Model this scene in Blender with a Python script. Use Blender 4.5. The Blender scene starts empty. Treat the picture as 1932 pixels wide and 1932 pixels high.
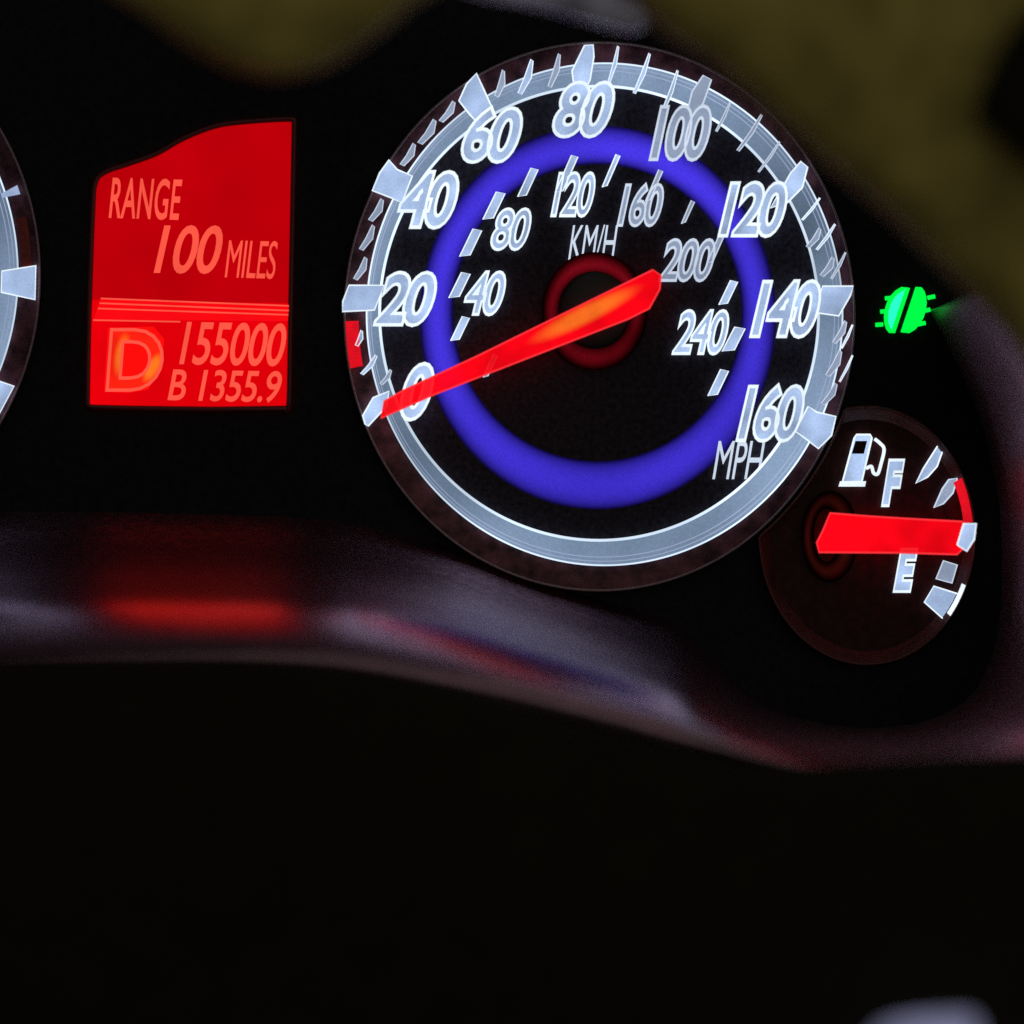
import bpy, bmesh, math, random
from math import sin, cos, pi, radians
random.seed(7)
S = bpy.context.scene
C = S.collection

# ------------------------------------------------------------------ camera, world, lamps, exposure
D = 0.60                      # camera to dial distance, metres
K = 0.22 / 1932.0             # metres on the dial plane per drawing unit (the panel is 1932 units = 22 cm wide)
cam_d = bpy.data.cameras.new('camera'); cam = bpy.data.objects.new('camera', cam_d); C.objects.link(cam)
cam.location = (0, -D, 0); cam.rotation_euler = (pi / 2, 0, 0)
cam_d.sensor_width = 36; cam_d.lens = 36 * D / 0.22
cam_d.clip_start = 0.01; cam_d.clip_end = 50
cam_d.dof.use_dof = True; cam_d.dof.focus_distance = D - 0.001; cam_d.dof.aperture_fstop = 2.1
S.camera = cam
W = bpy.data.worlds.new('World'); S.world = W; W.use_nodes = True
bg = W.node_tree.nodes['Background']; bg.inputs[0].default_value = (0.92, 0.88, 1.0, 1); bg.inputs[1].default_value = 0.022
def area(name, loc, target, size, power, col):
    l = bpy.data.lights.new(name, 'AREA'); l.size = size; l.energy = power; l.color = col
    o = bpy.data.objects.new(name, l); C.objects.link(o); o.location = loc
    import mathutils
    d = mathutils.Vector(target) - mathutils.Vector(loc)
    o.rotation_euler = d.to_track_quat('-Z', 'Y').to_euler()
    return o
area('dome_lamp', (0.30, -0.80, 0.45), (0.02, -0.05, 0.12), 1.3, 1.15, (1.0, 0.93, 0.80))
S.view_settings.view_transform = 'Standard'; S.view_settings.look = 'None'
S.view_settings.exposure = 0; S.view_settings.gamma = 1
S.cycles.use_denoising = False
S.cycles.max_bounces = 6

# ------------------------------------------------------------------ helpers
def at(x, y, d=0.0):
    s = (D - d) / D
    return ((x - 966) * K * s, -d, (966 - y) * K * s)
def lin(c):
    c = c / 255.0
    return c / 12.92 if c <= 0.04045 else ((c + 0.055) / 1.055) ** 2.4
def rgb(*c): return tuple(lin(v) for v in c) + (1,)

def base_mat(name):
    m = bpy.data.materials.new(name); m.use_nodes = True
    n = m.node_tree; n.nodes.clear()
    o = n.nodes.new('ShaderNodeOutputMaterial')
    return m, n, o
def plastic(name, col, rough=0.5, metal=0.0, spec=0.5, noise=0.0, nscale=900, bump=0.0, coat=0.0):
    m, n, o = base_mat(name)
    p = n.nodes.new('ShaderNodeBsdfPrincipled')
    p.inputs['Base Color'].default_value = col
    p.inputs['Roughness'].default_value = rough
    p.inputs['Metallic'].default_value = metal
    p.inputs['Specular IOR Level'].default_value = spec
    p.inputs['Coat Weight'].default_value = coat
    tc = n.nodes.new('ShaderNodeTexCoord')
    if noise:
        t = n.nodes.new('ShaderNodeTexNoise'); t.inputs['Scale'].default_value = nscale; t.inputs['Detail'].default_value = 3
        n.links.new(tc.outputs['Object'], t.inputs['Vector'])
        r = n.nodes.new('ShaderNodeMapRange'); r.inputs[1].default_value = 0.3; r.inputs[2].default_value = 0.7
        r.inputs[3].default_value = 1 - noise; r.inputs[4].default_value = 1 + noise
        n.links.new(t.outputs['Fac'], r.inputs[0])
        mx = n.nodes.new('ShaderNodeVectorMath'); mx.operation = 'SCALE'; mx.inputs[0].default_value = col[:3]
        n.links.new(r.outputs[0], mx.inputs['Scale']); n.links.new(mx.outputs[0], p.inputs['Base Color'])
    if bump:
        t = n.nodes.new('ShaderNodeTexNoise'); t.inputs['Scale'].default_value = nscale; t.inputs['Detail'].default_value = 2
        n.links.new(tc.outputs['Object'], t.inputs['Vector'])
        b = n.nodes.new('ShaderNodeBump'); b.inputs['Strength'].default_value = bump; b.inputs['Distance'].default_value = 0.0003
        n.links.new(t.outputs['Fac'], b.inputs['Height']); n.links.new(b.outputs[0], p.inputs['Normal'])
    n.links.new(p.outputs[0], o.inputs[0])
    return m
def glow(name, col, strength=1.0, var=0.0, vscale=60, grain=0.0, limb=0.0, clear=0.0):
    """Lit lens: emission, uneven lamp brightness (var), fine grain, dimmer towards a rounded edge (limb), partly clear plastic."""
    m, n, o = base_mat(name)
    e = n.nodes.new('ShaderNodeEmission'); e.inputs[0].default_value = col
    tc = n.nodes.new('ShaderNodeTexCoord')
    val = n.nodes.new('ShaderNodeValue'); val.outputs[0].default_value = strength; cur = val.outputs[0]
    def mul(a, b):
        q = n.nodes.new('ShaderNodeMath'); q.operation = 'MULTIPLY'; n.links.new(a, q.inputs[0]); n.links.new(b, q.inputs[1]); return q.outputs[0]
    for amt, sc in ((var, vscale), (grain, 2600)):
        if amt:
            t = n.nodes.new('ShaderNodeTexNoise'); t.inputs['Scale'].default_value = sc; t.inputs['Detail'].default_value = 2
            n.links.new(tc.outputs['Object'], t.inputs['Vector'])
            r = n.nodes.new('ShaderNodeMapRange'); r.inputs[1].default_value = 0.3; r.inputs[2].default_value = 0.7
            r.inputs[3].default_value = 1 - amt; r.inputs[4].default_value = 1 + amt
            n.links.new(t.outputs['Fac'], r.inputs[0]); cur = mul(cur, r.outputs[0])
    if limb:
        lw = n.nodes.new('ShaderNodeLayerWeight'); lw.inputs[0].default_value = 0.5
        s = n.nodes.new('ShaderNodeMath'); s.operation = 'SUBTRACT'; s.inputs[0].default_value = 1; n.links.new(lw.outputs['Facing'], s.inputs[1])
        q = n.nodes.new('ShaderNodeMath'); q.operation = 'POWER'; q.inputs[1].default_value = limb; n.links.new(s.outputs[0], q.inputs[0])
        cur = mul(cur, q.outputs[0])
    n.links.new(cur, e.inputs[1])
    last = e.outputs[0]
    if clear:
        t = n.nodes.new('ShaderNodeBsdfTransparent'); mx = n.nodes.new('ShaderNodeMixShader'); mx.inputs[0].default_value = clear
        n.links.new(last, mx.inputs[1]); n.links.new(t.outputs[0], mx.inputs[2]); last = mx.outputs[0]
    n.links.new(last, o.inputs[0])
    return m

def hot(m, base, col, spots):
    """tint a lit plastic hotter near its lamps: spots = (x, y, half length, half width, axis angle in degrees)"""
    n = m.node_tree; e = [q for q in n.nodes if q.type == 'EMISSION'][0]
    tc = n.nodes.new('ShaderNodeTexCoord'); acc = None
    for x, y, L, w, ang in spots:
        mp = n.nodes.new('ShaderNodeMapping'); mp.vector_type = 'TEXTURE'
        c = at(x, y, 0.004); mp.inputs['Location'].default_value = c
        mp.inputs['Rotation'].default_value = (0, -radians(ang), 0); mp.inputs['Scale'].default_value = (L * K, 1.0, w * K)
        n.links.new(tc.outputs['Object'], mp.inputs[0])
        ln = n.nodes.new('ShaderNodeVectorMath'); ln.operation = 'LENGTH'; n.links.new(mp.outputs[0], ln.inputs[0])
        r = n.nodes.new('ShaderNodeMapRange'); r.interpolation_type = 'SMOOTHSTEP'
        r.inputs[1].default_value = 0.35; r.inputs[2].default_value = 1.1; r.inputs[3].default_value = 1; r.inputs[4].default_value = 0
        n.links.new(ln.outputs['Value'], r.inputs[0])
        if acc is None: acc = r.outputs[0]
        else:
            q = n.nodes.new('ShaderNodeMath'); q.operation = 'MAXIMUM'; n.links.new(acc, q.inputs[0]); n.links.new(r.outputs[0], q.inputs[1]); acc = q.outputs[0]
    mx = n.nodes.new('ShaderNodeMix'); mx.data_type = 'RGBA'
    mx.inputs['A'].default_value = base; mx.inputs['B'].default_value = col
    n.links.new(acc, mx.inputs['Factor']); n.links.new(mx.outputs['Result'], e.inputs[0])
def mesh_obj(name, verts, faces, m, parent=None, smooth=False):
    me = bpy.data.meshes.new(name); me.from_pydata(verts, [], faces)
    bm = bmesh.new(); bm.from_mesh(me); bmesh.ops.recalc_face_normals(bm, faces=bm.faces); bm.to_mesh(me); bm.free()
    me.materials.append(m)
    if smooth: me.polygons.foreach_set('use_smooth', [True] * len(me.polygons))
    me.update()
    o = bpy.data.objects.new(name, me); C.objects.link(o)
    if parent: attach(o, parent)
    return o
def attach(o, p):
    o.parent = p
    if p.parent is None:
        o.matrix_parent_inverse = p.matrix_basis.inverted()
    else:
        o.matrix_parent_inverse = (p.parent.matrix_basis @ p.matrix_parent_inverse @ p.matrix_basis).inverted() if False else p.matrix_basis.inverted()
def thing(name, label, cat, loc, group=None):
    o = bpy.data.objects.new(name, None); C.objects.link(o); o.location = loc; o.empty_display_size = 0.01
    o['label'] = label; o['category'] = cat
    if group: o['group'] = group
    return o
def tag(o, label, cat, group=None):
    o['label'] = label; o['category'] = cat
    if group: o['group'] = group
    return o
def loft(name, loops, m, parent=None, cap_first=False, cap_last=False, closed=True, smooth=True):
    """loops: lists of (x, y, depth) in drawing units, all the same length."""
    n = len(loops[0]); vs = [at(*p) for l in loops for p in l]; fs = []
    for i in range(len(loops) - 1):
        for j in range(n if closed else n - 1):
            a = i * n + j; b = i * n + (j + 1) % n
            fs.append((a, b, b + n, a + n))
    if cap_first: fs.append(tuple(range(n)))
    if cap_last: fs.append(tuple(range((len(loops) - 1) * n, len(loops) * n)))
    return mesh_obj(name, vs, fs, m, parent, smooth)
def ell(cx, cy, rx, ry, d, n=160): return [(cx + rx * cos(2 * pi * i / n), cy - ry * sin(2 * pi * i / n), d) for i in range(n)]
def mix(e1, e2, t): return tuple(a + (b - a) * t for a, b in zip(e1, e2))
def ring(name, ein, eout, d0, d1, m, parent, dome=False, n=200):
    """closed annular body between two ellipses (cx, cy, rx, ry), from depth d0 up to d1"""
    if dome:
        ls = [ell(*mix(ein, eout, 0.5 - 0.5 * cos(pi * k / 12)), d0 + (d1 - d0) * sin(pi * k / 12), n) for k in range(13)]
    else:
        ls = [ell(*ein, d0, n), ell(*ein, d1, n), ell(*eout, d1, n), ell(*eout, d0, n)]
    return loft(name, ls + [ls[0]], m, parent, smooth=dome)
def slab(name, pts, d0, d1, m, parent, inset=0.0):
    """polygon body from depth d0 to d1, with an optional bevelled top edge (inset in units)"""
    cx = sum(p[0] for p in pts) / len(pts); cy = sum(p[1] for p in pts) / len(pts)
    def ins(p):
        dx, dy = cx - p[0], cy - p[1]; L = math.hypot(dx, dy) or 1
        return (p[0] + dx / L * inset, p[1] + dy / L * inset)
    ls = [[(x, y, d0) for x, y in pts]]
    if inset:
        ls += [[(x, y, d0 + (d1 - d0) * 0.6) for x, y in pts], [(*ins(p), d1) for p in pts]]
    else: ls += [[(x, y, d1) for x, y in pts]]
    return loft(name, ls, m, parent, cap_first=True, cap_last=True, smooth=False)
def tube(name, pts, r, m, parent, closed=False, n=6):
    """round bar along (x, y, depth) points, radius r in units"""
    import mathutils
    P = [mathutils.Vector(at(*p)) for p in pts]; N = len(P); vs = []; fs = []
    rr = r if isinstance(r, (list, tuple)) else [r] * N
    for i, p in enumerate(P):
        a = P[i - 1] if (i or closed) else P[0]; b = P[(i + 1) % N] if (i < N - 1 or closed) else P[-1]
        t = (b - a).normalized(); u = t.cross(mathutils.Vector((0, 1, 0)))
        u = u.normalized() if u.length > 1e-9 else mathutils.Vector((1, 0, 0)); v = t.cross(u)
        for k in range(n):
            vs.append(tuple(p + (u * cos(2 * pi * k / n) + v * sin(2 * pi * k / n)) * rr[i] * K))
    for i in range(N if closed else N - 1):
        for k in range(n):
            a = i * n + k; b = i * n + (k + 1) % n; c = ((i + 1) % N) * n + (k + 1) % n; e = ((i + 1) % N) * n + k
            fs.append((a, b, c, e))
    if not closed: fs += [tuple(range(n)), tuple(range((N - 1) * n, N * n))]
    return mesh_obj(name, vs, fs, m, parent, True)
def spline(pts, per=10, closed=False):
    """Catmull-Rom through tuples of any length"""
    out = []; n = len(pts)
    rng = n if closed else n - 1
    for i in range(rng):
        p0 = pts[(i - 1) % n] if (closed or i) else pts[0]; p1 = pts[i]; p2 = pts[(i + 1) % n]
        p3 = pts[(i + 2) % n] if (closed or i + 2 < n) else pts[-1]
        for k in range(per):
            t = k / per
            out.append(tuple(0.5 * (2 * b + (c - a) * t + (2 * a - 5 * b + 4 * c - e) * t * t + (3 * b - a - 3 * c + e) * t ** 3)
                             for a, b, c, e in zip(p0, p1, p2, p3)))
    if not closed: out.append(tuple(pts[-1]))
    return out

def text_mesh(txt, bold, outline, spacing):
    cu = bpy.data.curves.new('glyphs', 'FONT'); cu.body = txt; cu.size = 1; cu.space_character = spacing
    cu.offset = bold; cu.resolution_u = 5
    if outline:
        cu.fill_mode = 'NONE'; cu.bevel_depth = outline; cu.bevel_resolution = 1
    else: cu.extrude = 0.02
    o = bpy.data.objects.new('glyphs', cu); C.objects.link(o)
    dg = bpy.context.evaluated_depsgraph_get(); dg.update()
    me = bpy.data.meshes.new_from_object(o.evaluated_get(dg))
    bpy.data.objects.remove(o); bpy.data.curves.remove(cu)
    return me
def lettering(name, txt, box, d, m, parent, shear=0.3, bold=0.01, m_line=None, line=0.02, thick=0.0004, spacing=0.95, tilt=0.0):
    """lettering fitted to box (x0, y0, x1, y1) in drawing units, slanted, standing 'thick' proud"""
    me = text_mesh(txt, bold, 0, spacing)
    co = [(v.co.x + shear * v.co.y, v.co.y, v.co.z) for v in me.vertices]
    xs = [c[0] for c in co]; ys = [c[1] for c in co]; zs = [c[2] for c in co]
    x0, x1, y0, y1, z0, z1 = min(xs), max(xs), min(ys), max(ys), min(zs), max(zs)
    bx0, by0, bx1, by1 = box
    def fit(me, zmap):
        for v in me.vertices:
            X = v.co.x + shear * v.co.y; u = (X - x0) / (x1 - x0); w = (v.co.y - y0) / (y1 - y0)
            px = bx0 + u * (bx1 - bx0); py = by1 - w * (by1 - by0) + tilt * u * (bx1 - bx0)
            v.co = at(px, py, zmap(v.co.z))
    fit(me, lambda z: d + (z - z0) / max(1e-6, z1 - z0) * thick)
    me.materials.append(m); o = bpy.data.objects.new(name, me); C.objects.link(o); attach(o, parent)
    if m_line:
        m2 = text_mesh(txt, bold, line, spacing)
        sc = (by1 - by0) * K / (y1 - y0)
        fit(m2, lambda z: d + thick + z * sc * 0.8)
        m2.materials.append(m_line); q = bpy.data.objects.new('outline', m2); C.objects.link(q); q.parent = o
    return o

# ------------------------------------------------------------------ materials
M_panel = plastic('panel_black', (0.010, 0.009, 0.011, 1), 0.6, spec=0.12, noise=0.5, nscale=700)
M_face = plastic('dial_black', (0.035, 0.03, 0.042, 1), 0.6, spec=0.1, noise=0.5, nscale=900)
M_reveal = plastic('reveal_maroon', (0.13, 0.045, 0.055, 1), 0.5, spec=0.2, noise=0.7, nscale=300)
M_rim = plastic('rim_plastic', (0.30, 0.22, 0.24, 1), 0.3, noise=0.15)
M_hub = plastic('hub_black', (0.010, 0.004, 0.005, 1), 0.45, noise=0.4, nscale=600)
M_shroud = plastic('shroud_plastic', (0.46, 0.28, 0.35, 1), 0.30, metal=1.0, noise=0.15, nscale=500, bump=0.25)
M_olive = plastic('olive_leather', (0.38, 0.31, 0.07, 1), 0.75, spec=0.2, noise=0.35, nscale=110, bump=0.4)
M_dark = plastic('wheel_leather', (0.014, 0.0125, 0.006, 1), 0.9, spec=0.1, noise=0.4, nscale=380, bump=0.5)
M_silver = glow('glowing_switch', rgb(128, 128, 160), 1.0, 0.35, 120, 0.1)  # emission added to the silver switch to brighten it
M_white = glow('backlit_white', rgb(160, 182, 218), 1.1, 0.35, 110, 0.10)
M_line = glow('backlit_edge', rgb(232, 246, 255), 1.1, 0.12, 90, 0.05)
M_dim = glow('backlit_dim', rgb(142, 155, 180), 1.0, 0.18, 90, 0.10)
M_dimline = glow('backlit_dim_edge', rgb(205, 218, 236), 1.0, 0.1, 90, 0.05)
M_ring = glow('ring_silver_glow', rgb(116, 136, 162), 1.0, 0.5, 26, 0.10)  # light caught by the silver ring is put in as emission
M_ringline = glow('ring_silver_glow_edge', rgb(214, 232, 250), 1.05, 0.45, 30)
M_ringdim = glow('ring_silver_glow_groove', rgb(150, 165, 195), 1.0, 0.3, 30)
M_blue = glow('blue_light', rgb(70, 54, 226), 0.95, 0.42, 14, 0.16, limb=2.0)
M_red = glow('needle_red', rgb(250, 6, 22), 1.0, 0.28, 90, 0.06, clear=0.12)
M_redge = glow('needle_edge', rgb(255, 52, 60), 1.0)
M_orange = glow('needle_hot', rgb(255, 104, 30), 1.1, 0.15, 200, limb=1.2)
M_screen = glow('screen_red', rgb(188, 0, 10), 1.0, 0.08, 60, 0.05)
M_screen2 = glow('screen_bright_red', rgb(226, 0, 10), 1.0, 0.12, 60, 0.04)
M_redtext = glow('screen_text', rgb(255, 88, 70), 1.0, 0.08, 120)
M_hot = glow('screen_hot_text', rgb(255, 66, 22), 1.0, 0.15, 160)
M_green = glow('green_lamp', rgb(0, 255, 70), 1.05, 0.05, 300)
M_cyan = glow('green_lamp_core', rgb(40, 255, 190), 1.2)
M_huboglow = glow('hub_red_glow', rgb(120, 10, 24), 0.6, 0.7, 45, 0.2, limb=3.0)  # needle light falling round the hub, put in as emission
M_redzone = glow('red_zone', rgb(225, 18, 34), 1.0, 0.15, 300, 0.1)  # also colours the red reflection on the speedometer reveal

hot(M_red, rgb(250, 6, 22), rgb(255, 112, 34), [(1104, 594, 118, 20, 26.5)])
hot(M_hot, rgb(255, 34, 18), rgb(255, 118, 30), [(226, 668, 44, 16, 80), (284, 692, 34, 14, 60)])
# ------------------------------------------------------------------ instrument panel and shroud
cluster = thing('instrument_panel', 'matte black instrument panel face that holds the gauges and red display', 'panel', at(700, 1100, 0))
sl = [(-700, -200), (2300, -200), (2300, 1700), (-700, 1700)]
hole = [ell(1128, 596, 440, 465, dd, 200) for dd in (-0.0012, -0.008)]
def to_box(p, x0, y0, x1, y1, cx, cy):
    dx, dy = p[0] - cx, p[1] - cy
    t = min([(x1 - cx) / dx if dx > 0 else (x0 - cx) / dx if dx < 0 else 9e9, (y1 - cy) / dy if dy > 0 else (y0 - cy) / dy if dy < 0 else 9e9])
    return (cx + dx * t, cy + dy * t)
box = [to_box(p, -700, -200, 2300, 1700, 1128, 596) for p in hole[0]]
loft('panel_face', [[(x, y, -0.008) for x, y in box], [(x, y, -0.0012) for x, y in box], hole[0], hole[1]], M_panel, cluster, smooth=False)

B = [(-500, 960), (-200, 958), (0, 960), (200, 962), (400, 966), (560, 972), (700, 988), (850, 1028), (1000, 1088), (1130, 1126), (1220, 1150), (1290, 1180), (1350, 1250),
     (1410, 1310), (1500, 1352), (1620, 1372), (1740, 1360), (1830, 1310), (1876, 1210), (1888, 1080), (1880, 940), (1850, 800), (1800, 680), (1752, 585)]
F = [(-500, 1235), (-200, 1235), (0, 1232), (200, 1225), (400, 1222), (560, 1226), (700, 1240), (850, 1268), (1000, 1300), (1130, 1332), (1220, 1356), (1290, 1376), (1350, 1394),
     (1430, 1418), (1530, 1440), (1660, 1450), (1830, 1450), (1960, 1400), (2020, 1260), (2040, 1080), (2030, 920), (1990, 760), (1920, 640), (1850, 560)]
Bs = spline(B, 6); Fs = spline(F, 6)
prof = [(0, -0.002), (.24, .009), (.48, .0255), (.66, .0395), (.76, .0452), (.86, .0496), (.95, .0528), (1.03, .0545), (1.14, .0545)]
prof = spline(prof, 8)
loops = [[(b[0] + (f[0] - b[0]) * s, b[1] + (f[1] - b[1]) * s, d) for b, f in zip(Bs, Fs)] for s, d in prof]
shroud = loft('shroud', loops, M_shroud, closed=False)
# the moulding turns from polished ledge to satin side wall towards the right
n_ = M_shroud.node_tree; pb = [q for q in n_.nodes if q.type == 'BSDF_PRINCIPLED'][0]
tc_ = n_.nodes.new('ShaderNodeTexCoord'); sx_ = n_.nodes.new('ShaderNodeSeparateXYZ'); n_.links.new(tc_.outputs['Object'], sx_.inputs[0])
for inp, v0, v1 in (('Roughness', 0.29, 0.42), ('Metallic', 1.0, 0.85)):
    mr = n_.nodes.new('ShaderNodeMapRange'); mr.interpolation_type = 'SMOOTHSTEP'
    mr.inputs[1].default_value = at(1250, 0)[0]; mr.inputs[2].default_value = at(1780, 0)[0]; mr.inputs[3].default_value = v0; mr.inputs[4].default_value = v1
    n_.links.new(sx_.outputs[0], mr.inputs[0]); n_.links.new(mr.outputs[0], pb.inputs[inp])
tag(shroud, 'curved glossy mauve grey ledge sweeping below and right of the gauges reflecting the red display', 'shroud')

# ------------------------------------------------------------------ round gauges
RI = (1130, 591, 413, 427); RO = (1141, 593, 450, 475); RIM = (1131, 597, 481, 517)
def shift(e, dx, dy): return (e[0] + dx, e[1] + dy, e[2], e[3])
def dial_body(root, dx=0, dy=0, channel=None, off=0):
    RIs, ROs, RMs = shift(RI, dx + off, dy), shift(RO, dx + off, dy), shift(RIM, dx, dy)
    if channel:      # the face has an open channel in which the light ring sits
        ci, co = channel
        loft('dial_face', [ell(*ci, -0.0065), ell(*ci, 0.0)], M_face, root, cap_last=True, smooth=False)
        loft('outer_face', [ell(*co, -0.0065), ell(*co, 0.0), ell(*ROs, 0.0), ell(*ROs, -0.0006)], M_face, root, smooth=False)
        loft('channel_floor', [ell(*ci, -0.0065), ell(*co, -0.0065)], M_face, root, smooth=False)
    else:
        loft('dial_face', [ell(*ROs, -0.0006), ell(*ROs, 0.0)], M_face, root, cap_last=True, cap_first=True, smooth=False)
    # reveal wall with a rolled front rim
    w = [(0.0, 0.0003), (0.35, 0.0008), (0.75, 0.0014), (0.97, 0.0019), (1.02, 0.0020), (1.05, 0.0014), (1.05, -0.0006)]
    loft('reveal_wall', [ell(*mix(mix(RIs, ROs, 0.96), RMs, s), d, 200) for s, d in w], M_reveal, root)
    tube('rim', ell(*RMs, 0.0020, 200), 2.2, M_rim, root, closed=True)
    rg = ring('silver_ring', RIs, ROs, 0.0003, 0.0010, M_ring, root)  # silver ring; its shine from the dial lights is emissive
    for t, r, mm in ((0.03, 2.6, M_ringline), (0.97, 1.6, M_ringline), (0.66, 0.9, M_ringdim), (0.82, 0.9, M_ringdim)):
        tube('ridge', ell(*mix(RIs, ROs, t), 0.0010, 200), r, mm, rg, closed=True)
    return RMs
def polar(cx, cy, ang, r, ry=None):
    a = radians(ang); return (cx + r * cos(a), cy - (ry or r) * sin(a))
def tick(root, c, ang, r0, r1, w0, w1, m, ml, d=0.0022, name='tick', lean=0.0, ky=1.06):
    """a wedge-shaped lit marker between radii r0 and r1 with a thin bright edge"""
    a = radians(ang)
    tx, ty = sin(a), cos(a)
    p0 = polar(*c, ang, r0, r0 * ky); p1 = polar(*c, ang, r1, r1 * ky)
    p1 = (p1[0] + lean * 0.4, p1[1] - lean)
    pts = [(p0[0] - tx * w0, p0[1] - ty * w0), (p0[0] + tx * w0, p0[1] + ty * w0), (p1[0] + tx * w1, p1[1] + ty * w1), (p1[0] - tx * w1, p1[1] - ty * w1)]
    o = slab(name, pts, d, d + 0.0005, m, root)
    if ml: tube('edge', [(x, y, d + 0.0006) for x, y in pts], 1.5, ml, o, closed=True, n=4)
    return o

CC = (1128, 596)
speed = thing('speedometer', 'large round speedometer marked 0 to 160 with a blue light ring and red needle', 'gauge', at(1128, 1115, 0))
BI, BO = (1127, 590, 272, 280), (1128, 599, 336, 362)
dial_body(speed, channel=(BI, BO))
ring('blue_ring', BI, BO, -0.0062, -0.0022, M_blue, speed, dome=True)
def cp(pts, oy=51.5): return [(611.8 + 0.55 * x, oy + 0.55 * y) for x, y in pts]
majors = [(cp([(140, 400), (132, 372), (168, 310), (222, 288), (214, 340), (150, 408)], 579.6), 0), (cp([(85, 885), (205, 885), (172, 970), (62, 975), (64, 940)]), 0),
          (cp([(222, 455), (250, 488), (302, 510), (266, 602), (230, 585), (165, 560), (190, 500)]), 0), (cp([(488, 195), (522, 158), (548, 215), (574, 272), (532, 335), (500, 300), (462, 252)]), 0),
          (cp([(893, 62), (922, 60), (925, 100), (912, 180), (885, 235), (858, 215), (850, 150)]), 0), (cp([(1300, 165), (1328, 180), (1300, 260), (1250, 330), (1240, 310), (1262, 220)]), 1),
          (cp([(1635, 460), (1658, 480), (1640, 550), (1590, 600), (1530, 620), (1560, 570), (1600, 500)]), 0), (cp([(1710, 888), (1815, 888), (1805, 920), (1765, 990), (1680, 978), (1695, 930)]), 0),
          (cp([(1660, 340), (1690, 360), (1755, 375), (1740, 440), (1695, 485), (1650, 450), (1615, 425)], 579.6), 0)]
for pts, dim in majors:
    o = slab('major_tick', pts, 0.0021, 0.0027, M_dim if dim else M_white, speed)
    tube('edge', [(x, y, 0.0028) for x, y in pts], 1.5, M_dimline if dim else M_line, o, closed=True, n=4)
for (tx, ty, bx, by, w, dim, oy) in [(1008, 65, 978, 185, 7, 0, 0), (1116, 90, 1064, 225, 8, 0, 0), (1212, 148, 1160, 292, 7, 0, 0), (1392, 258, 1345, 356, 5, 1, 0), (1500, 300, 1420, 422, 8, 1, 0), (1562, 392, 1490, 495, 5, 1, 0),
        (712, 112, 672, 225, 13, 0, 0), (806, 92, 774, 202, 11, 1, 0), (614, 148, 592, 235, 12, 1, 0), (444, 255, 402, 320, 14, 1, 0), (378, 318, 330, 395, 16, 1, 0), (308, 400, 268, 470, 14, 1, 0),
        (198, 590, 160, 660, 14, 1, 0), (168, 680, 128, 760, 13, 1, 0), (142, 790, 108, 862, 13, 1, 0), (1700, 585, 1640, 660, 5, 0, 0), (1752, 675, 1690, 762, 6, 0, 0), (1788, 772, 1740, 862, 5, 1, 0),
        (1700, 690, 1660, 752, 12, 1, 0), (1745, 790, 1708, 850, 13, 1, 0), (1788, 48, 1750, 120, 12, 1, 1), (1770, 150, 1728, 232, 14, 1, 1), (1755, 262, 1712, 330, 13, 1, 1), (1812, 165, 1768, 255, 4, 0, 1), (1812, 60, 1775, 140, 4, 0, 1),
        (128, 80, 112, 130, 9, 0, 1), (178, 165, 130, 228, 10, 0, 1), (228, 215, 196, 262, 9, 1, 1)]:
    (tx, ty), (bx, by) = cp([(tx, ty), (bx, by)], 579.6 if oy else 51.5); w *= 0.55
    mx_, my_ = (tx + bx) / 2 + w * 0.4, (ty + by) / 2 + w * 0.4
    pts = [(bx - w * .6, by), (bx + w * .4, by + w * .4), (mx_ + w, my_), (tx + w * .35, ty + w * .3), (tx - w * .25, ty - w * .2), (mx_ - w * .9, my_)]
    o = slab('minor_tick', pts, 0.0022, 0.0026, M_dim if dim else M_white, speed)
    tube('edge', [(x, y, 0.0027) for x, y in pts], 0.9, M_dimline if dim else M_line, o, closed=True, n=4)
nums = [('0', (757, 686, 817, 792)), ('20', (706, 514, 822, 614)), ('40', (752, 324, 864, 430)), ('60', (872, 202, 984, 306)), ('80', (1044, 155, 1158, 258)),
        ('100', (1226, 200, 1341, 302)), ('120', (1356, 344, 1484, 446)), ('140', (1416, 530, 1547, 636)), ('160', (1390, 726, 1516, 832))]
for s, b in nums:
    dim = s == '100'
    o = lettering('numeral', s, b, 0.0029 if s != '0' else 0.0032, M_dim if dim else M_white, speed, shear=0.34, bold=0.036, m_line=M_dimline if dim else M_line, line=0.024, spacing=0.88)
    o['label'] = 'lit speed numeral ' + s
small = [('40', (877, 513, 953, 594)), ('80', (927, 394, 1001, 471)), ('120', (1040, 326, 1122, 408)), ('160', (1165, 347, 1251, 426)), ('200', (1243, 452, 1348, 530)), ('240', (1269, 586, 1374, 668))]
for s, b in small:
    dim = s in ('160', '200')
    o = lettering('small_numeral', s, b, 0.0005, M_dim if dim else M_white, speed, shear=0.36, bold=0.022, m_line=M_dimline if dim else M_line, line=0.026, spacing=0.9)
    o['label'] = 'small inner numeral ' + s
lettering('unit_lettering', 'KM/H', (1072, 424, 1166, 491), 0.0005, M_dimline, speed, shear=0.36, bold=0)
lettering('unit_lettering', 'MPH', (1344, 832, 1444, 904), 0.0005, M_dimline, speed, shear=0.36, bold=0)
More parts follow.
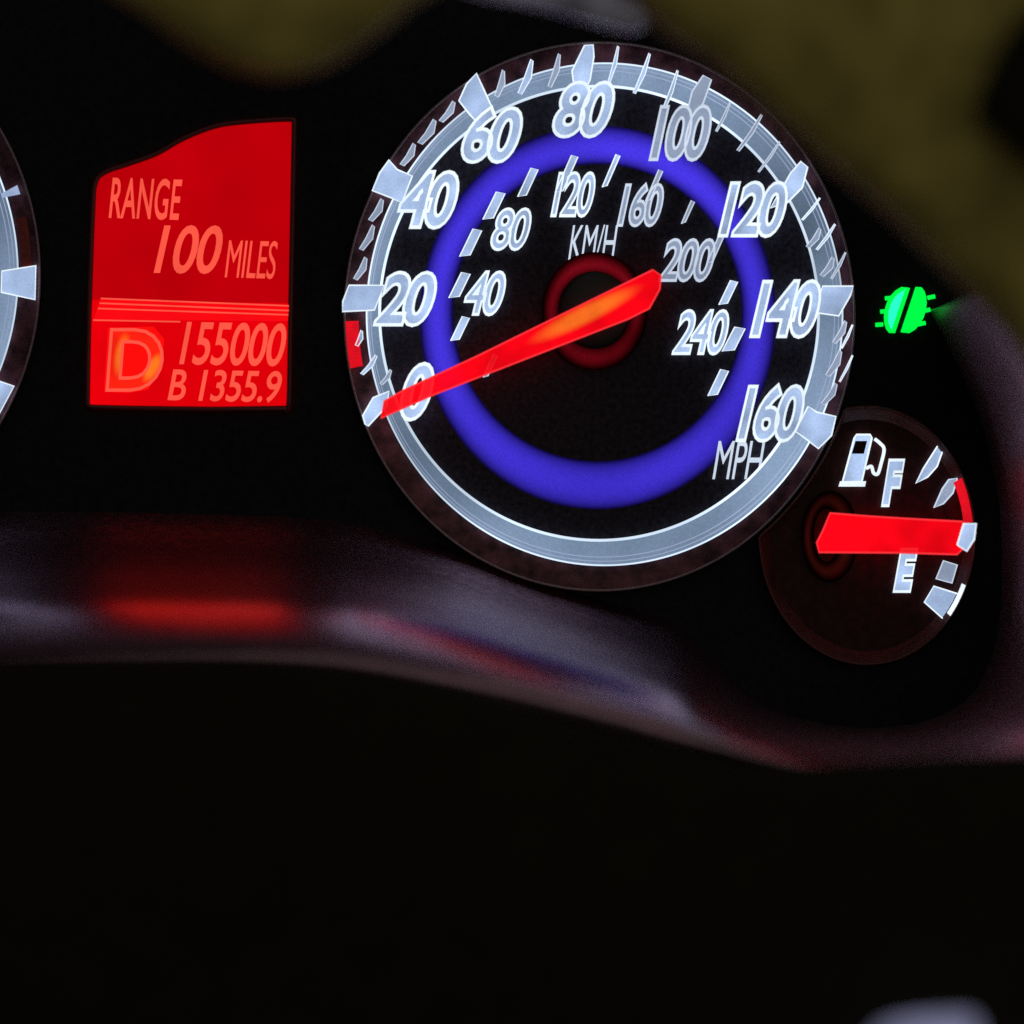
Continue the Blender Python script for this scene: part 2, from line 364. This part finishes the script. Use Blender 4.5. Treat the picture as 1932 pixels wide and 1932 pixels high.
# inner scale ticks
for (x, y, l, w, dim) in [(868, 620, 46, 9, 0), (867, 538, 48, 11, 0), (888, 458, 52, 11, 0), (932, 388, 52, 11, 0), (996, 344, 54, 9, 0), (1069, 328, 70, 8, 0), (1153, 322, 62, 5, 0),
                          (1234, 350, 60, 5, 1), (1298, 400, 44, 4, 1), (1352, 465, 62, 6, 1), (1374, 552, 46, 9, 0), (1384, 640, 46, 13, 0), (1355, 722, 50, 10, 0), (925, 690, 44, 5, 1)]:
    h = l / 2; lean = l * 0.19
    pts = [(x - lean - w, y + h), (x - lean + w * 0.8, y + h - 3), (x + lean + w, y - h + 3), (x + lean - w * 0.5, y - h)]
    o = slab('scale_tick', pts, 0.0005, 0.0009, M_dim if dim else M_white, speed)
    tube('edge', [(a, b, 0.0010) for a, b in pts], 1.2, M_dimline if dim else M_line, o, closed=True, n=4)
# hub
hub = loft('hub_cap', [ell(1122, 585, r, r * 1.08, d, 72) for r, d in ((80, 0.0), (80, 0.0012), (76, 0.0026), (60, 0.0034), (30, 0.0036))], M_hub, speed, cap_last=True, cap_first=True)
ring('hub_glow', (1122, 585, 62, 64), (1122, 587, 100, 112), 0.0002, 0.0038, M_huboglow, speed, dome=True, n=100)  # glowing ring stands for the needle's red light on the hub
# needle
npts = [(718, 789), (725, 757), (760, 737), (900, 672), (1232, 509), (1247, 520), (1245, 545), (1225, 582), (1185, 602), (1000, 674), (820, 744)]
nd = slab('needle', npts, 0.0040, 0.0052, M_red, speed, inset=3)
tube('needle_edge', [(x, y, 0.0052) for x, y in npts], 1.6, M_redge, nd, closed=True)
# red reflection at the far left of the reveal, put in as a glowing strip
def arc_strip(name, e, a0, a1, r0, r1, d, m, parent, th=0.0004, n=14):
    o = [(e[0] + e[2] * r1 * cos(radians(a0 + (a1 - a0) * i / n)), e[1] - e[3] * r1 * sin(radians(a0 + (a1 - a0) * i / n))) for i in range(n + 1)]
    q = [(e[0] + e[2] * r0 * cos(radians(a0 + (a1 - a0) * i / n)), e[1] - e[3] * r0 * sin(radians(a0 + (a1 - a0) * i / n))) for i in range(n + 1)]
    vs = []; fs = []
    for i in range(n + 1):
        vs += [at(*q[i], d), at(*o[i], d), at(*o[i], d + th), at(*q[i], d + th)]
    for i in range(n):
        for k in range(4):
            fs.append((i * 4 + k, i * 4 + (k + 1) % 4, i * 4 + 4 + (k + 1) % 4, i * 4 + 4 + k))
    fs += [(0, 1, 2, 3), tuple(range(n * 4, n * 4 + 4))]
    return mesh_obj(name, vs, fs, m, parent)
arc_strip('red_reflection', RIM, 181, 191, 0.945, 0.995, 0.0022, M_redzone, speed)

# ------------------------------------------------------------------ tachometer at the left edge
tdx, tdy = -1537, -76
tach = thing('tachometer', 'round gauge cut off by the left edge of the photo, only its right rim showing', 'gauge', at(-406, 1030, 0))
dial_body(tach, tdx, tdy, off=-19)
TC = (CC[0] + tdx, CC[1] + tdy)
for a in (-1.5, -28):
    tick(tach, TC, a, 412, 476, 20, 32, M_white, M_line, name='major_tick')
for a in (19,):
    tick(tach, TC, a, 436, 470, 4, 9, M_white, None, name='minor_tick')
arc_strip('red_zone', shift(RIM, tdx, tdy), -1.0, 13, 0.93, 0.97, 0.0022, plastic('red_print', (0.30, 0.03, 0.02, 1), 0.5, noise=0.3), tach)

# ------------------------------------------------------------------ fuel gauge
fuel = thing('fuel_gauge', 'small round fuel gauge with a level red needle beside the speedometer', 'gauge', at(1636, 1253, 0))
FE = (1636, 1010, 203, 243)
def clip(loop):
    o = []
    for x, y, d in loop:
        q = math.hypot((x - RIM[0]) / (RIM[2] + 10), (y - RIM[1]) / (RIM[3] + 10))
        o.append((x, y, d) if q > 1 else (RIM[0] + (x - RIM[0]) / q, RIM[1] + (y - RIM[1]) / q, d))
    return o
M_fface = plastic('fuel_face', (0.045, 0.010, 0.010, 1), 0.5, spec=0.15, noise=0.4, nscale=500)
loft('dial_face', [clip(ell(*FE, -0.001)), clip(ell(*FE, -0.0004))], M_fface, fuel, cap_last=True, cap_first=True, smooth=False)
loft('reveal_wall', [clip(ell(FE[0], FE[1], FE[2] * s, FE[3] * s, d)) for s, d in ((0.90, -0.0003), (0.95, 0.001), (0.985, 0.0022), (1.0, 0.0024), (1.01, 0.0018), (1.01, -0.001))],
     plastic('fuel_reveal', (0.07, 0.018, 0.015, 1), 0.5, noise=0.4, nscale=260), fuel)
tube('rim', clip(ell(*FE, 0.0025)), 2.0, plastic('fuel_rim', (0.12, 0.03, 0.025, 1), 0.4), fuel, closed=True)
# pump icon: body with window, base, hose
pp = [(1590, 908), (1612, 826), (1616, 820), (1642, 820), (1645, 826), (1626, 908)]
pump = slab('pump_icon', pp, 0.0, 0.0006, M_white, fuel)
tube('edge', [(x, y, 0.0008) for x, y in pp], 1.8, M_line, pump, closed=True)
slab('base', [(1582, 918), (1585, 908), (1634, 908), (1632, 918)], 0.0, 0.0007, M_line, pump)
slab('window', [(1607, 856), (1614, 832), (1636, 832), (1630, 856)], 0.0007, 0.0010, M_fface, pump)
tube('hose', spline([(1634, 884, 0.0005), (1644, 880, 0.0005), (1648, 892, 0.0005), (1656, 894, 0.0005), (1662, 876, 0.0005), (1668, 848, 0.0005), (1660, 836, 0.0005), (1650, 828, 0.0005)], 6), 3.2, M_line, pump)
lettering('full_letter', 'F', (1664, 868, 1706, 954), 0.0, M_white, fuel, shear=0.3, bold=0.06, m_line=M_line, line=0.025)
lettering('empty_letter', 'E', (1686, 1036, 1731, 1116), 0.0, M_white, fuel, shear=0.3, bold=0.06, m_line=M_line, line=0.025)
def fpoly(name, pts, m=None, ml=None, d=0.0003):
    o = slab(name, pts, d, d + 0.0006, m or M_white, fuel); tube('edge', [(x, y, d + 0.0007) for x, y in pts], 1.5, ml or M_line, o, closed=True, n=4); return o
fpoly('major_tick', [(1728, 912), (1742, 884), (1770, 840), (1778, 852), (1768, 880), (1750, 900)])
fpoly('minor_tick', [(1762, 958), (1778, 922), (1790, 905), (1806, 902), (1798, 930), (1780, 950)], M_dim, M_dimline)
fpoly('middle_tick', [(1806, 1028), (1818, 988), (1842, 988), (1838, 1018), (1824, 1040)], d=0.0052)
fpoly('minor_tick', [(1766, 1092), (1780, 1058), (1806, 1066), (1796, 1100)], M_dim, M_dimline)
fpoly('major_tick', [(1744, 1136), (1762, 1106), (1806, 1120), (1804, 1146), (1780, 1168)])
fe2 = (FE[0], FE[1], FE[2], FE[3])
arc_strip('red_zone', fe2, 6, 27, 0.90, 0.985, 0.0025, M_redzone, fuel)
arc_strip('lit_edge', fe2, -39, -23, 0.955, 0.995, 0.0026, M_line, fuel)
ring('hub_glow', (1560, 1010, 24, 50), (1566, 1012, 54, 86), -0.0002, 0.0030, glow('fuel_hub_glow', rgb(60, 14, 10), 0.5, 0.4, 80, 0.1, limb=2.6), fuel, dome=True, n=72)  # dim red glow round the fuel hub, modelled as an emissive ring
fn = [(1541, 1024), (1553, 1000), (1566, 968), (1640, 974), (1720, 979), (1815, 984), (1826, 990), (1822, 1030), (1806, 1046), (1700, 1043), (1545, 1042)]
fnd = slab('needle', fn, 0.0038, 0.0048, M_red, fuel, inset=2)
tube('needle_edge', [(x, y, 0.0048) for x, y in fn], 1.7, M_redge, fnd, closed=True)

# ------------------------------------------------------------------ red information display
disp = thing('information_display', 'glowing red information display reading RANGE 100 MILES with gear letter D', 'display', at(355, 770, 0))
out = spline([(165, 762), (168, 600), (175, 400), (180, 345), (198, 325), (240, 310), (295, 290), (345, 262), (400, 240), (450, 231), (545, 225), (555, 232)], 5) + spline([(555, 240), (552, 400), (548, 600), (545, 760), (538, 770)], 4) + [(400, 772), (250, 770), (172, 768)]
upper = [p for p in out if p[1] <= 575] 
upper = [(169, 566)] + [p for p in out if p[1] < 560] + [(548.6, 572)]
lower = [(169, 566), (548.6, 572)] + [p for p in out if p[1] > 576 and p[0] > 500] + [(400, 772), (250, 770), (172, 768)] + [(165, 762), (167, 640)]
slab('upper_screen', upper, -0.0011, -0.0004, M_screen, disp)
slab('lower_screen', lower, -0.0011, -0.0003, M_screen2, disp)
M_frame = plastic('display_frame', (0.16, 0.012, 0.014, 1), 0.45)
tube('frame', [(x, y, 0.0003) for x, y in out], 5, M_frame, disp, closed=True)
div = slab('divider_bar', [(176, 604), (190, 563), (545, 576), (543, 606), (330, 604)], 0.0, 0.0006, glow('divider_red', rgb(252, 10, 20), 1.0, 0.05, 80), disp)
for k, (a, b) in enumerate([((190, 563), (545, 577)), ((188, 572), (545, 586)), ((185, 582), (544, 594)), ((176, 604), (340, 607))]):
    tube('line', [(*a, 0.0008), ((a[0] + b[0]) / 2, (a[1] + b[1]) / 2, 0.0008), (*b, 0.0008)], 1.4, M_redtext, div)
o = lettering('range_lettering', 'RANGE', (205, 334, 344, 412), 0.0, M_redtext, disp, shear=0.28, bold=0.012, tilt=0.03, spacing=1.05)
o = lettering('distance_number', '100', (290, 424, 420, 516), 0.0, M_redtext, disp, shear=0.30, bold=0.014, tilt=0.01)
o = lettering('miles_lettering', 'MILES', (424, 452, 524, 524), 0.0, M_redtext, disp, shear=0.30, bold=0.0, tilt=0.03)
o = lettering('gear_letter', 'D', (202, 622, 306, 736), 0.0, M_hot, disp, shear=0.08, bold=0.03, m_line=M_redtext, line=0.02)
slab('letter_surround', [(196, 738), (204, 618), (290, 616), (310, 640), (306, 690), (280, 735), (240, 742)], -0.0002, -0.0001, glow('letter_halo', rgb(255, 14, 12), 1.0), disp)
o = lettering('odometer_number', '155000', (338, 606, 540, 688), 0.0, M_redtext, disp, shear=0.30, bold=0.012, tilt=0.02)
o = lettering('trip_number', 'B 1355.9', (316, 696, 532, 756), 0.0, M_redtext, disp, shear=0.25, bold=0.012, tilt=0.02)

# ------------------------------------------------------------------ green lamp indicator: two lamps back to back with rays
green = thing('headlamp_indicator', 'small glowing green lamp symbol on the black panel right of the speedometer', 'indicator', at(1706, 633, 0))
for sgn in (-1, 1):
    cx = 1708 + sgn * 9; cy = 585
    pts = [(cx - sgn * 0 + 0.28 * 30, cy - 32), (cx - 0.28 * 30, cy + 32)]
    dd = [(cx + 14, cy - 42, 0)] + [(cx + sgn * 26 * sin(pi * k / 10) - (k / 10 - 0.5) * 28, cy - 42 * cos(pi * k / 10), 0) for k in range(1, 10)] + [(cx - 14, cy + 42, 0)]
    dd = [(x, y, -0.0006) for x, y, _ in dd]
    lens = slab('lamp_shape', [(x, y) for x, y, _ in dd], -0.0010, -0.0007, M_green if sgn > 0 else M_cyan, green)
    tube('edge', dd, 4.0, M_green, lens, closed=True)
    for k in (-1, 0, 1):
        x0 = cx + sgn * 24 - k * 9; y0 = cy + k * 25
        tube('ray', [(x0, y0 + 2, -0.0006), (x0 + sgn * 14, y0 + 2 - sgn * (-3) * 1 - (6 if sgn > 0 else -4), -0.0006)], 4.0, M_green, green)

# ------------------------------------------------------------------ foreground and surround
def pillow(name, outline, d, depth, m, parent=None, per=6, cen=None):
    o = spline(outline, per, True)
    cx, cy = cen or (sum(p[0] for p in o) / len(o), sum(p[1] for p in o) / len(o))
    ls = []
    for t, h in ((0.0, -0.5), (0.0, 0.0), (0.015, 0.35), (0.05, 0.6), (0.12, 0.8), (0.25, 0.93), (0.5, 1.0), (0.9, 1.02)):
        ls.append([(x + (cx - x) * t, y + (cy - y) * t, d + depth * h) for x, y in o])
    return loft(name, ls, m, parent, cap_last=True, cap_first=True)
p = pillow('trim_pad', [(180, -60), (270, 22), (350, 84), (440, 130), (530, 146), (620, 124), (700, 74), (770, 16), (830, -60), (500, -200)], 0.075, 0.012, M_olive)
tag(p, 'out-of-focus olive brown padded trim, small rounded piece above the red display', 'trim')
p = pillow('trim_pad', [(1215, -60), (1222, 20), (1262, 70), (1340, 120), (1450, 215), (1560, 310), (1680, 410), (1790, 520), (1880, 610), (2000, 720), (2150, 500), (2100, 0), (1700, -250)], 0.075, 0.012, M_olive, cen=(1800, 100))
tag(p, 'out-of-focus olive brown padded trim, broad piece across the upper right corner', 'trim')
p = pillow('dark_bracket', [(1960, 0), (1895, 80), (1850, 170), (1845, 215), (1890, 260), (1990, 330), (2120, 300), (2100, 20)], 0.090, 0.008, M_dark)
tag(p, 'blurred black bracket in front of the olive trim at the upper right edge', 'bracket')
p = pillow('hood_lip_shine', [(820, -40), (900, -4), (1000, 14), (1100, 40), (1190, 62), (1225, 40), (1190, 0), (1080, -40), (950, -60)], 0.050, 0.006, plastic('hood_shine', (0.7, 0.72, 0.95, 1), 0.4, noise=0.6, nscale=60))  # reflected streak on the hood, put into the pale colour of this strip
tag(p, 'blurred grey reflection on the hood lip above the speedometer, put into a pale strip', 'trim')
pad = thing('steering_wheel', 'black padded steering wheel hub filling the blurred bottom of the photo', 'steering wheel', at(966, 2100, 0.12))
pillow('hub_pad', [(-500, 1242), (-100, 1232), (200, 1227), (450, 1228), (650, 1244), (850, 1282), (1050, 1346), (1250, 1396), (1400, 1436), (1560, 1434), (1800, 1420), (2050, 1418), (2500, 1440), (2500, 2500), (-500, 2500)],
       0.085, 0.02, M_dark, pad, cen=(900, 3200))
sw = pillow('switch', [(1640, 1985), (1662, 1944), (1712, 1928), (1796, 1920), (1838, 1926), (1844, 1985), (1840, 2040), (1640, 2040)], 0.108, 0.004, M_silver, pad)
